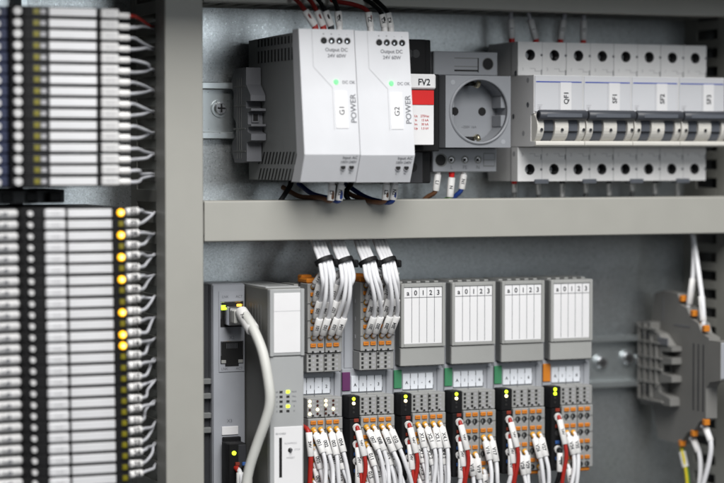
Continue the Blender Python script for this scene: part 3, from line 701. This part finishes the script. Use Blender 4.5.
def supply_wire(k, r, wm, code, sl_len=16, dx=2.0):
    X = 99.5+35*k+5.6; Z = -144.6-27.4-r*PITCH
    a = Vector((X, -62.4, Z)); b = Vector((X+.25, -64.9, Z-1.1)); y = -68.5+r*1.5; c = Vector((X+dx, y-.6, Z-2-sl_len))
    nm = {'red': 'red', 'black': 'black'}[wm]
    t = wire(f'{nm} wire with white sleeve, {RN[r]} black plug terminal of the {MOD[k]}', f'supply wires of the {MOD[k]}',
             [a, b, c, (c.x+.4, y-1.2, c.z-9), (c.x-.6-dx*.35-r*.3, y, c.z-22), (c.x-3-r, y+3, c.z-44)], 1.3, wm, (b+(c-b)*.03, c), code, (a, b+Vector((.1, -.2, .1)), 'red' if wm == 'red' else 'ink', 1.2), (X, -62.4, Z), sleeve_r=2.25, th=1.7, flat=.75)
    mb = MB(); mb.cyl((0, -.1, .2), (0, -1.6, -.2), 2.5, 'sleeve', 16); mb.build('collar', t)
for k in (2, 3, 4, 5):
    supply_wire(k, 1, 'red', '24V', 15, .8); supply_wire(k, 0, 'red', '24V', 15, 2.8)
supply_wire(6, 0, 'red', '24V', 15, 2.2)
def return_wire(k, r):
    X = 99.5+35*k+5.6; Z = -144.6-27.4-r*PITCH
    c = Vector((X-.6, -67, Z-14))
    t = wire(f'white sleeved wire, {RN[r]} black plug terminal of the {MOD[k]}', f'supply wires of the {MOD[k]}', [(X, -62.4, Z), (X+.2, -66, Z-1.6), c, (X-2.5, -65, Z-24), (X-6, -62, Z-36)], 1.5,
             'black' if k == 6 else 'wire', (Vector((X+.1, -66, Z-2)), c), '0V', (Vector((X, -62.4, Z)), Vector((X+.1, -66.2, Z-1.4)), 'ink', 1.5), (X, -62.4, Z), sleeve_r=2.1, th=1.7)
    mb = MB(); mb.cyl((0, -.1, .2), (0, -1.4, -.2), 2.4, 'sleeve', 16); mb.build('collar', t)
for k in (2, 3, 4, 5, 6): return_wire(k, 2)
# red wire squeezed between controller and first module
wire('red wire with white sleeve squeezed between the controller and the lamp-lit module', None, [(141.4, -58, -170), (142.6, -65, -173), (143.2, -67, -187), (143.0, -67, -196), (142.0, -66, -225)], 1.6, 'red', ((142.7, -65.4, -173), (143.3, -67, -187.6)), '24V', (Vector((141.4, -58, -170)), Vector((142.5, -64, -172.6)), 'red', 1.6), (141.4, -58, -170), sleeve_r=2.2)

# upper bundles
BUN = {(1, 0): (149.9, -73.0), (1, 1): (162.8, -73.0), (2, 0): (178.8, -73.0), (2, 1): (191.4, -73)}
TIE_Z = {(1, 0): -68.2, (1, 1): -69.0, (2, 0): -69.4, (2, 1): -69.6}
for k in (1, 2):
    for h in (0, 1):
        bx, by = BUN[(k, h)]; tz = TIE_Z[(k, h)]; slot = 0
        for r in range(4):
            for cc in range(2):
                ci = h*2+cc; X = 99.5+35*k+COLS[ci]; Z = -144.6+24.3+r*PITCH+4.3
                ox = ((-1.2, 1.2), (-3.5, 3.5), (-2.3, 2.3), (-.2, 3.2))[r][cc]+J(.15); oy = (-1.7, -1.0, 1.3, 2.6)[r]+J(.2)
                a = Vector((X, -62.3, Z)); b = Vector((X, -65.6, Z+2.0))
                if r < 3:
                    c = Vector((X+1.5+J(.5)+h*.4, -70.5-J(.5), Z+12.6))
                    path = [a, b, c]
                    if r < 2: path.append(((c.x*.5+(bx+ox)*.5)+.2, -78+r*1.5, c.z+(tz-c.z)*.36))
                    path.append((bx+ox*1.1+.2, by+oy-4.2, tz-9))
                else:
                    c = Vector((X+3.0+J(.4), -68.5, Z+8.6)); path = [a, b, c, ((c.x+bx+ox)/2, -72, (c.z+tz)/2-1.5)]
                path += [(bx+ox, by+oy, tz), (bx+1.4+ox*1.0, by+10+oy, tz+6.0), (bx+3.4+ox*.95, by+22+oy*.8, tz+13), (bx+4+ox*.9, by+32, tz+22)]
                wire(f'white wire, {CN[ci]} column, {("bottom", "second lowest", "third lowest", "top")[r]} row, upper plugs of the {MOD[k]}', f'white wires of the bundles above the {MOD[k]}',
                     path, 1.3, 'wire', (b+(c-b)*.03, c), '%d%02d' % (k, ci+1+4*r), (a, b+Vector((0, -.2, .2)), 'ferrule', 1.6), (X, -62.3, Z), sleeve_r=2.3, th=1.9)
        lab = {(1, 0): 'black cable tie on the leftmost white wire bundle', (1, 1): 'black cable tie on the second white wire bundle from the left', (2, 0): 'black cable tie on the third white wire bundle from the left', (2, 1): 'black cable tie on the wire bundle nearest the label cards'}[(k, h)]
        t = thing('cable_tie', lab, 'cable tie', (bx, by, tz), 'black cable ties on the wire bundles')
        mb = MB(); n = 28
        Q = Matrix.Rotation(R(-16), 3, 'Y') @ Matrix.Rotation(R(-24), 3, 'X')
        ring = lambda rr, z: [Q @ Vector((rr*1.12*math.cos(2*math.pi*i/n), rr*.98*math.sin(2*math.pi*i/n), z)) for i in range(n)]
        vs = ring(4.6, -1.4)+ring(4.6, 1.4)+ring(5.5, 1.4)+ring(5.5, -1.4)
        fs = [[j*n+i, j*n+(i+1) % n, ((j+1) % 4)*n+(i+1) % n, ((j+1) % 4)*n+i] for j in range(4) for i in range(n)]
        mb.add(vs, fs, 'black'); mb.build('strap', t, .25)
        mb = MB(); mb.box(5.4, 8.8, -2.4, 2.2, -3.6, 1.0, 'black', .6); mb.box(6.2, 7.6, -3.4, -2.4, -2.4, 0, 'black', .2); mb.build('lock_head', t)

# ------------------------------------------------------------------ wires of the upper row
def up(label, group, X, Y, Z, top, wm, ring, code='', lean=0, sr=2.3, ln=12):
    a = Vector((X, Y, Z)); b = Vector((X+lean*.15, Y-.4, Z+2.2)); c = Vector((X+lean, Y, Z+ln))
    t = wire(label, group, [(X, Y+1, Z-4), a, b, c, top[0], top[1]], 1.4, wm, (b, c), code, (a-Vector((0, 0, 3)), b+Vector((0, 0, .9)), ring, 2.35), (X, Y, Z), sleeve_r=sr, th=2.0)
PW = 'wires on top of the power supplies'
up('red wire with red ringed sleeve, leftmost on top of power supply G1', PW, 140.2, -84, 70.6, [(129, -74, 90), (116, -60, 98)], 'red_shaded', 'red', '', -7, ln=11)
up('red wire with red ringed sleeve, second on top of power supply G1', PW, 145.2, -84, 70.6, [(137.5, -74, 91), (127, -60, 98)], 'red_shaded', 'red', '', -4.6, ln=11)
up('black wire with black ringed sleeve on top of power supply G1', PW, 150.2, -84, 70.6, [(143.5, -74, 91), (138, -60, 98)], 'black', 'ink', '', -4.0, ln=11)
up('dark wire with printed upright sleeve, rightmost on top of power supply G1', PW, 155.3, -84, 70.6, [(154.5, -74, 91), (150, -62, 99)], 'black', 'sleeve', 'X2', -1.0, ln=11)
up('shaded red wire with printed sleeve, leftmost on top of power supply G2', PW, 175.6, -84, 70.6, [(168, -76, 86.5), (150, -66, 90)], 'red_shaded', 'sleeve', 'Z2', -1.6, ln=11)
up('black wire with printed sleeve, middle one on top of power supply G2', PW, 184.8, -84, 70.6, [(180, -74, 88), (172, -62, 96)], 'black', 'sleeve', 'K2', -1.8, ln=10)
up('grey sleeved wire, rightmost on top of power supply G2', PW, 190.0, -82, 70.6, [(185.5, -74, 88), (180, -62, 97)], 'black', 'sleeve', 'K2', -2.4, ln=11)
BW = 'wires on top of the circuit breakers'
for X, ln, lab in ((299.5, -.6, 'white sleeved wire with red ferrule, leftmost above breaker QF1'), (317.5, -4.5, 'leaning white sleeved wire with red ferrule, right pole of breaker QF1'),
                   (334.8, 2.6, 'white sleeved wire with red ferrule, left pole of breaker SF1'), (352.0, .4, 'white sleeved wire with red ferrule, right pole of breaker SF1')):
    Y = -27; up(lab, BW, X, Y, 69.0, [(X+ln*1.5, Y-1, 90), (X+ln*2, Y, 99)], 'wire_g', 'redp', '1' if ln < 0 else '12', ln, 2.4, 15)
def down(label, group, X, Y, Z, end, wm, ring, code='', lean=0, ln=11, sr=2.3):
    a = Vector((X, Y, Z)); b = Vector((X+lean*.1, Y-.3, Z-1.5)); c = Vector((X+lean, Y, Z-ln))
    wire(label, group, [(X, Y+1, Z+4), a, b, c]+end, 1.5, wm, (b, c), code, (a+Vector((0, 0, 3)), b, ring, 2.2), (X, Y, Z), sleeve_r=sr, th=2.0)
PB = 'wires below the power supplies'
down('brown wire with white sleeve, left one under power supply G1', PB, 150.6, -84, -20.6, [(147, -74, -30), (140, -58, -29.5), (134, -44, -24)], 'brown', 'sleeve', 'L1', -1.0)
down('blue wire with white sleeve, right one under power supply G1', PB, 156.4, -84, -20.6, [(153, -74, -30.5), (149, -56, -28), (146, -40, -22)], 'bluew', 'sleeve', 'N2', -1.4)
down('brown wire with white sleeve, left one under power supply G2', PB, 186.2, -84, -20.6, [(182, -76, -33), (176, -60, -30), (168, -44, -23)], 'brown', 'sleeve', 'L2', -1.0)
down('blue wire with white sleeve, right one under power supply G2', PB, 191.8, -84, -20.6, [(188, -76, -33), (183, -58, -30), (176, -42, -22)], 'bluew', 'sleeve', 'N2', -1.4)
for i, (x, lab) in enumerate(((133, 'black wire crossing behind the underside of power supply G1'), (166, 'black wire looping left under power supply G2'), (173, 'black wire looping under the middle of power supply G2'))):
    t = thing('wire', lab, 'wire', (x, -50, -20), 'black wires under the power supplies')
    mb = MB(); mb.tube([(8, 10, 4), (4, 0, -2), (-2, -6, -8), (-8 if i == 0 else 1, -8, -16), (-10 if i == 0 else 1, -8, -26)], 1.6, 'black', 10); mb.build('conductor', t)
SW = 'wires below the power socket'
down('brown wire with white sleeve below the socket terminal marked L', SW, 239.0, -44, -15, [(233.4, -40, -31), (229, -36, -36)], 'brown', 'sleeve', 'L1', -1.6, 12)
down('white sleeved wire with red ferrule below the socket terminal marked PE', SW, 248.6, -44, -17, [(246, -40, -33), (245, -36, -38)], 'gy', 'redp', 'N', -1.2, 14, 2.4)
down('blue wire with white sleeve below the socket terminal marked N', SW, 257.2, -44, -15, [(252.6, -40, -31), (250.5, -36, -36)], 'bluew', 'sleeve', 'N1', -1.6, 11)
for i in range(8):
    X = 300+17.5*i; c = 'redp' if i < 2 else 'ink'
    down(f'shaded wire with {"red" if i < 2 else "dark"} ferrule under the {ORD[i]} breaker pole from the left', 'wires under the circuit breakers', X-2, -34, -21.5, [(X-2, -34, -33), (X-2, -33, -38)], 'grey_d', c, '', .3, 7+(i*37 % 5)*.8, 1.7)  # dark grey wires, the shade under the breakers is in their colour

# ------------------------------------------------------------------ relay stacks at the left
RP = 6.28
def relay(loc, label, upper, lit):
    g = 'relay modules in the upper left stack' if upper else 'relay modules in the lower left stack'
    t = thing('relay_module', label, 'relay', loc, g)
    h = 2.98
    mb = MB()
    if upper:
        mb.prism([(-90, -20), (-90, -84), (-62, -86), (-60, -96), (-52, -99), (-50, -105), (-42, -108), (-1, -108), (1, -104), (13, -102), (16, -92), (16, -20)], 'z', -h, h, 'black')
        mb.box(-38.6, -30.2, -108, -108.6, -2.4, 2.4, 'black2', .2); mb.box(-33.8, -30.8, -108.6, -108.75, -1.2, 1.2, 'inkl', 0)
        mb.build('housing', t, .25)
        mb = MB(); mb.box(-56.5, -51.2, -96, -103, -2.8, 2.8, 'navy', .4); mb.build('release_lever', t)
        mb = MB(); mb.cyl((-46.8, -105, 0), (-46.8, -109.6, 0), 2.2, 'cap', 18); mb.build('screw_cap', t)
        mb = MB(); mb.cyl((-57.2, -92, -.6), (-57.2, -104, -.6), 2.0, 'cap', 14); mb.build('terminal_collar', t)
        mb = MB(); mb.box(-37.9, -34.6, -108.6, -109.2, -1.5, 1.5, 'dimled', .3); mb.build('lamp', t)
        mb = MB(); mb.box(-29.1, -2.2, -108, -110, -2.2, 2.2, 'paper3', .3); mb.build('name_label', t)
        mb = MB(); mb.box(1.4, 11.9, -103.6, -107, -2.6, 2.6, 'cap', .8); mb.ftext('X.12', 1.7, 6.6, -107.1, 0, 'inkl'); mb.build('marker', t)
    else:
        mb.prism([(-90, -20), (-90, -84), (-60, -88), (-58, -98), (-46, -100), (-44, -106), (-36, -108), (7, -108), (15, -107), (16.6, -98), (16.6, -20)], 'z', -h, h, 'black')
        mb.build('housing', t, .25)
        mb = MB(); mb.rings([(-63, -99, -.5), (-62, -99, -.5), (-46.2, -100, -.2), (-45.2, -100, -.2)], [1.6, 2.4, 2.4, 1.7], 'cap', 14); mb.ftext('1.%d2' % (3 if lit else 4), 2.2, -54, -102.8, -.3, 'inkg', bold=.05); mb.build('marker_sleeve', t)
        mb = MB(); mb.cyl((-40, -104, 0), (-40, -109, 0), 1.75, 'cap', 16, 1.5); mb.build('screw_cap', t)
        mb = MB(); mb.box(-32.2, -20.2, -107.6, -110.6, -2.6, 2.5, 'paper3', .9); mb.ftext('K.24', 1.6, -26.2, -110.7, 0, 'inkl'); mb.build('marker', t)
        mb = MB(); mb.box(-18.9, 6.4, -107.8, -110, -2.25, 2.25, 'paper3', .3); mb.build('name_label', t)
        mb = MB()
        if lit: mb.rings([(12.2, -106.5, 0), (12.2, -108.6, 0), (12.2, -109.3, 0)], [2.2, 2.15, 1.5], 'led_o', 20); mb.rings([(12.2, -109.2, 0), (12.2, -109.7, 0)], [1.2, .7], 'led_h', 16)
        else: mb.box(10.8, 13.8, -107, -108.4, -1.5, 1.5, 'dimled', .3)
        mb.build('lamp', t)
    return t
LZ = lambda i: 75.2-RP*i
LW = 'wires from the upper left relay stack into the duct'
base = None
for i in range(16):
    jz = J(.12); lab = ('topmost' if i == 0 else 'bottom' if i == 15 else ORD[i]+' from the top') + ' relay module in the upper left stack'
    if base is None: base = relay((0, 0, LZ(i)), lab, True, False)
    else: dup(base, (J(.15), J(.2), LZ(i)+jz), lab)
    z = LZ(i)-.5; zd = 75.2-2*RP*(i//2)-RP*.75-4.0+(2.2 if i % 2 else 3.2)
    zd = LZ((i//2)*2)-3.6+(0 if i % 2 == 0 else -1.0)
    rc = 'red' if i == 0 else 'wire_g'
    wire(f'{"red" if i == 0 else "thin pale"} wire on the {"topmost" if i == 0 else ORD[i]} relay of the upper left stack', LW,
         [(13, -98, z), (19, -98, z-.2), (26+J(1.5), -92+J(2), z+J(.5)), (36+J(2), -75+J(4), (z+zd)/2+.3+J(.8)), (46, -56+J(2), zd+.6+J(.6)), (52, -46, zd+.4), (57, -40, zd)], .9, rc, ((13.4, -98, z), (20.4, -97.5, z)), '', None, (13, -98, z), sleeve_r=1.9, flat=1)
LIT = {0, 2, 4, 6, 9, 11, 12}
ZL = lambda i: -36.9-RP*i
b_on = b_off = None
for i in range(25):
    on = i in LIT
    lab = f'relay module with {"lit orange" if on else "dim"} lamp, ' + ('top of' if i == 0 else ORD[i]+' from the top of') + ' the lower left stack'
    loc = (J(.12)-.03*i+.3, J(.2), ZL(i)+J(.1))
    loc = (.08*i-.3, J(.2), ZL(i)+J(.1))
    if on and b_on is None: b_on = relay(loc, lab, False, True)
    elif not on and b_off is None: b_off = relay(loc, lab, False, False)
    else: dup(b_on if on else b_off, loc, lab)
    z = ZL(i)+.3; pz = ZL((i//2)*2+1)+4.6
    dz = (.3 if i % 2 == 0 else -.2)
    x0 = .07*i
    wire(f'thin wire with sleeve numbered {i+2} on the lower left relay stack', 'numbered wires from the lower left relay stack into the duct',
         [(16.5+x0, -98, z), (24+x0, -97, z+dz), (30+x0+J(1), -91+J(2), z+dz*1.5+J(.5)), (39+J(2), -73+J(4), (z+pz)/2+J(.7)), (47, -56+J(2), pz+J(.5)), (52, -46, pz), (57, -40, pz)], .9, 'wire_g', ((17.6+x0, -98.6, z), (25.4+x0, -97, z+dz*1.6)), '%02d' % (i+2), None, (16.5, -98, z), sleeve_r=2.1, th=3.0, flat=1)

t = thing('end_clamp', 'dark clamp in the gap between the two left relay stacks', 'rail clamp', (-30, 0, -28.2))
mb = MB(); mb.prism([(-60, -8), (-60, -60), (-30, -72), (-24, -80), (-4, -80), (2, -74), (18, -74), (20, -50), (26, -46), (26, -8)], 'z', -3.6, 3.6, 'black2')
for x in (-20, -6, 8): mb.box(x, x+7, -73, -81, -2.8, 2.8, 'black', .5)
mb.build('body', t, .4)
mb = MB(); mb.cyl((15, -74, 0), (15, -76, 0), 2.2, 'bore', 16); mb.build('screw', t)
t = thing('mounting_rail', 'upright metal mounting rail behind the left relay stacks', 'mounting rail', (-36, 0, -60))
mb = MB(); mb.prism([(a, b*2.4) for a, b in rail_prof()], 'z', -200, 210, 'zinc'); mb.build('rail', t, .3)

# ------------------------------------------------------------------ terminal blocks at the right
def end_profile():
    return [(-4, -118), (-8, -121), (-9, -117), (-22, -116.8), (-22, -122), (-33, -124), (-43, -131), (-50, -131.5), (-50, -134.5), (-36, -135.5), (-36, -138), (-50, -139), (-50, -143), (-38, -144), (-38, -150), (-50, -151), (-50, -155), (-34, -157), (-34, -163), (-48, -166), (-48, -171), (-10, -173), (-4, -163), (-10, -160), (-10, -128), (-4, -126)]
t = thing('end_clamp', 'blurred grey ribbed clamp on the left of the right hand terminal blocks', 'rail clamp', (406, 0, 0))
mb = MB(); mb.prism(end_profile(), 'x', 1.2, 8.8, 'term')
for y0, y1, z0, z1 in ((-8, -9.4, -170, -120), (-16, -17.2, -170, -118), (-24, -25.4, -168, -126), (-31, -32.2, -160, -132), (-8, -32, -122, -120.6), (-8, -36, -131, -129.6), (-8, -38, -141, -139.8), (-8, -38, -148.5, -147.2), (-8, -34, -158, -156.6), (-10, -40, -170, -168.6)):
    mb.box(-.4, 1.4, y0, y1, z0, z1, 'term', .2)
mb.box(.2, 1.1, -33, -46, -131, -126, 'clamp', .3); mb.box(.2, 1.3, -12, -20, -166, -160, 'black2', .3); mb.box(.2, 1.3, -12, -20, -128, -124, 'black2', .3)
mb.build('body', t, .3)
mb = MB(); mb.box(2, 6.8, -38, -39, -149, -145, 'hole', .2); mb.build('screw_window', t)
def terminal(loc, label):
    t = thing('terminal_block', label, 'terminal block', loc)
    prof = [(-8, -126), (-14, -98), (-24, -95.6), (-44, -96.4), (-47, -103), (-56, -105.5), (-60, -111.5), (-70, -114.5), (-73.5, -120.5), (-83, -123), (-83, -124.5), (-97, -124.5), (-97, -149.5), (-84, -152), (-80, -156), (-80, -176), (-72, -179), (-66, -185), (-57, -188), (-50, -194.6), (-46, -197), (-20, -196), (-8, -162), (-12, -160), (-12, -128)]
    mb = MB(); mb.prism(prof, 'x', 0, 8.6, 'term')
    for y in (-64, -70, -76): mb.box(-.2, .3, y, y-1.2, -172, -128, 'black2', .1)
    mb.box(-.2, .3, -25, -26, -116, -100, 'clamp', .1); mb.box(-.2, .3, -40, -60, -118, -117, 'clamp', .1)
    mb.build('body', t, .35)
    mb = MB(); mb.box(.3, 8.4, -90, -97.8, -148.8, -125.2, 'grey_b', .5); mb.box(.2, .4, -91, -95, -136, -132, 'grey_d', .1); mb.build('fuse_cover', t)
    for y, z in ((-48.5, -99.5), (-62.5, -108.4), (-77, -117.4), (-78, -178.6), (-63.5, -187.6), (-48.5, -196)):
        up_ = z > -150
        mb = MB(); mb.box(-.5, 3.6, y+1.9, y-1.9, z-2.1, z+2.1, 'orange', .5); mb.build('release_button', t)
    return t
terminal((415, 0, 0), 'blurred stepped grey terminal block with orange buttons at the right')
RW = 'white wires at the right hand terminal blocks'
def rw(label, path, sl, mat='wire', tip=None, g=RW, r=1.7): wire(label, g, path, r, mat, sl, '', tip, path[0], sleeve_r=2.4)
rw('white wire dropping to the topmost orange button of the right terminals', [(418, -52, -107), (418, -54, -101), (420, -55, -86), (423.5, -50, -62), (424, -44, -50)], ((418, -54, -103), (420, -55, -86)), tip=(Vector((418, -51, -109)), Vector((418, -53.5, -103)), 'ferrule', 2.0))
rw('white wire dropping to the middle orange button of the right terminals', [(418, -70, -117), (418.4, -71, -113), (419, -68, -98), (422.8, -54, -70), (423.6, -46, -50)], ((418.2, -71, -113), (419.2, -67, -97)), tip=(Vector((418, -69, -118)), Vector((418.2, -70.8, -113.4)), 'ferrule', 2.0))
rw('white wire curving down from the lower outer orange button at the right', [(418, -71, -182), (418.5, -76, -184), (419, -80, -193), (418, -79, -206), (415, -74, -226)], ((418.2, -75, -183), (419, -79.6, -191)))
rw('white wire curving down from the lower middle orange button at the right', [(418, -57, -192), (418.5, -60, -193), (419, -66, -201), (418, -69, -212), (416, -70, -228)], ((418.3, -60, -192.8), (419, -65, -200)))
t = thing('wire', 'green and yellow earth wire below the right hand terminal blocks', 'wire', (418, -45, -199))
mb = MB(); P = [(0, 0, 0), (.6, -3, -8), (1.6, -5, -20), (2, -6, -34)]
mb.tube(P, 1.7, 'gy', 12); mb.tube([(p[0]-.9, p[1]-.9, p[2]) for p in P], 1.1, 'yw', 10); mb.build('conductor', t)
mb = MB(); mb.cyl((.1, -.8, -3), (.9, -4, -13), 2.4, 'sleeve', 14); mb.build('marker_sleeve', t)

# ------------------------------------------------------------------ light
w = bpy.data.worlds.new('World'); scene.world = w; w.use_nodes = True
nt = w.node_tree; bg = nt.nodes['Background']
tc = nt.nodes.new('ShaderNodeTexCoord'); sp = nt.nodes.new('ShaderNodeSeparateXYZ'); nt.links.new(tc.outputs['Generated'], sp.inputs[0])
ramp = nt.nodes.new('ShaderNodeValToRGB'); mrn = nt.nodes.new('ShaderNodeMapRange'); mrn.inputs[1].default_value = -1; mrn.inputs[2].default_value = 1
nt.links.new(sp.outputs['X'], mrn.inputs[0]); nt.links.new(mrn.outputs[0], ramp.inputs[0])
ramp.color_ramp.elements[0].color = (.20, .21, .235, 1); ramp.color_ramp.elements[1].color = (.085, .08, .068, 1)
mz = nt.nodes.new('ShaderNodeMapRange'); mz.inputs[1].default_value = -.6; mz.inputs[2].default_value = .4; mz.inputs[3].default_value = 2.6; mz.inputs[4].default_value = .7
nt.links.new(sp.outputs['Z'], mz.inputs[0]); vm = nt.nodes.new('ShaderNodeVectorMath'); vm.operation = 'SCALE'
nt.links.new(ramp.outputs[0], vm.inputs[0]); nt.links.new(mz.outputs[0], vm.inputs['Scale'])
nt.links.new(vm.outputs[0], bg.inputs[0]); bg.inputs[1].default_value = .30

def area(name, loc, target, size, power, rgb, sy=None):
    l = bpy.data.lights.new(name, 'AREA'); l.energy = power; l.color = rgb; l.shape = 'RECTANGLE'; l.size = size; l.size_y = sy or size
    o = bpy.data.objects.new(name, l); col.objects.link(o); o.location = loc
    o.rotation_euler = (Vector(target)-Vector(loc)).to_track_quat('-Z', 'Y').to_euler(); return o
area('ceiling_light', (.03, -1.15, 1.0), (.16, 0, -.1), .95, 40, (1, .985, .96), 1.1)
area('plate_fill_light', (.52, -1.7, .20), (.12, 0, .03),   .52, 3.4, (.88, .95, 1), .42)  # added lamp, no real window: brightens the upper left plate by reflection

# ------------------------------------------------------------------ camera
cd = bpy.data.cameras.new('camera'); cam = bpy.data.objects.new('camera', cd); col.objects.link(cam)
cd.sensor_width = 36; cd.lens = 2156/724*36
cam.location = (-.3362051, -1.2823191, -.0042141)
yaw, pit = R(22.9), R(2.3)
cam.rotation_euler = (R(90)-pit, 0, -yaw)
cd.clip_start = .01; cd.clip_end = 50
cd.dof.use_dof = True
fw = Vector((math.sin(yaw)*math.cos(pit), math.cos(yaw)*math.cos(pit), -math.sin(pit)))
cd.dof.focus_distance = (Vector((.205, -.072, -.08))-cam.location).dot(fw)
cd.dof.aperture_fstop = 3.8; cd.dof.aperture_blades = 9
scene.camera = cam

scene.view_settings.view_transform = 'Standard'; scene.view_settings.look = 'None'; scene.view_settings.exposure = 0
scene.cycles.max_bounces = 6
try: scene.cycles.use_denoising = True
except Exception: pass
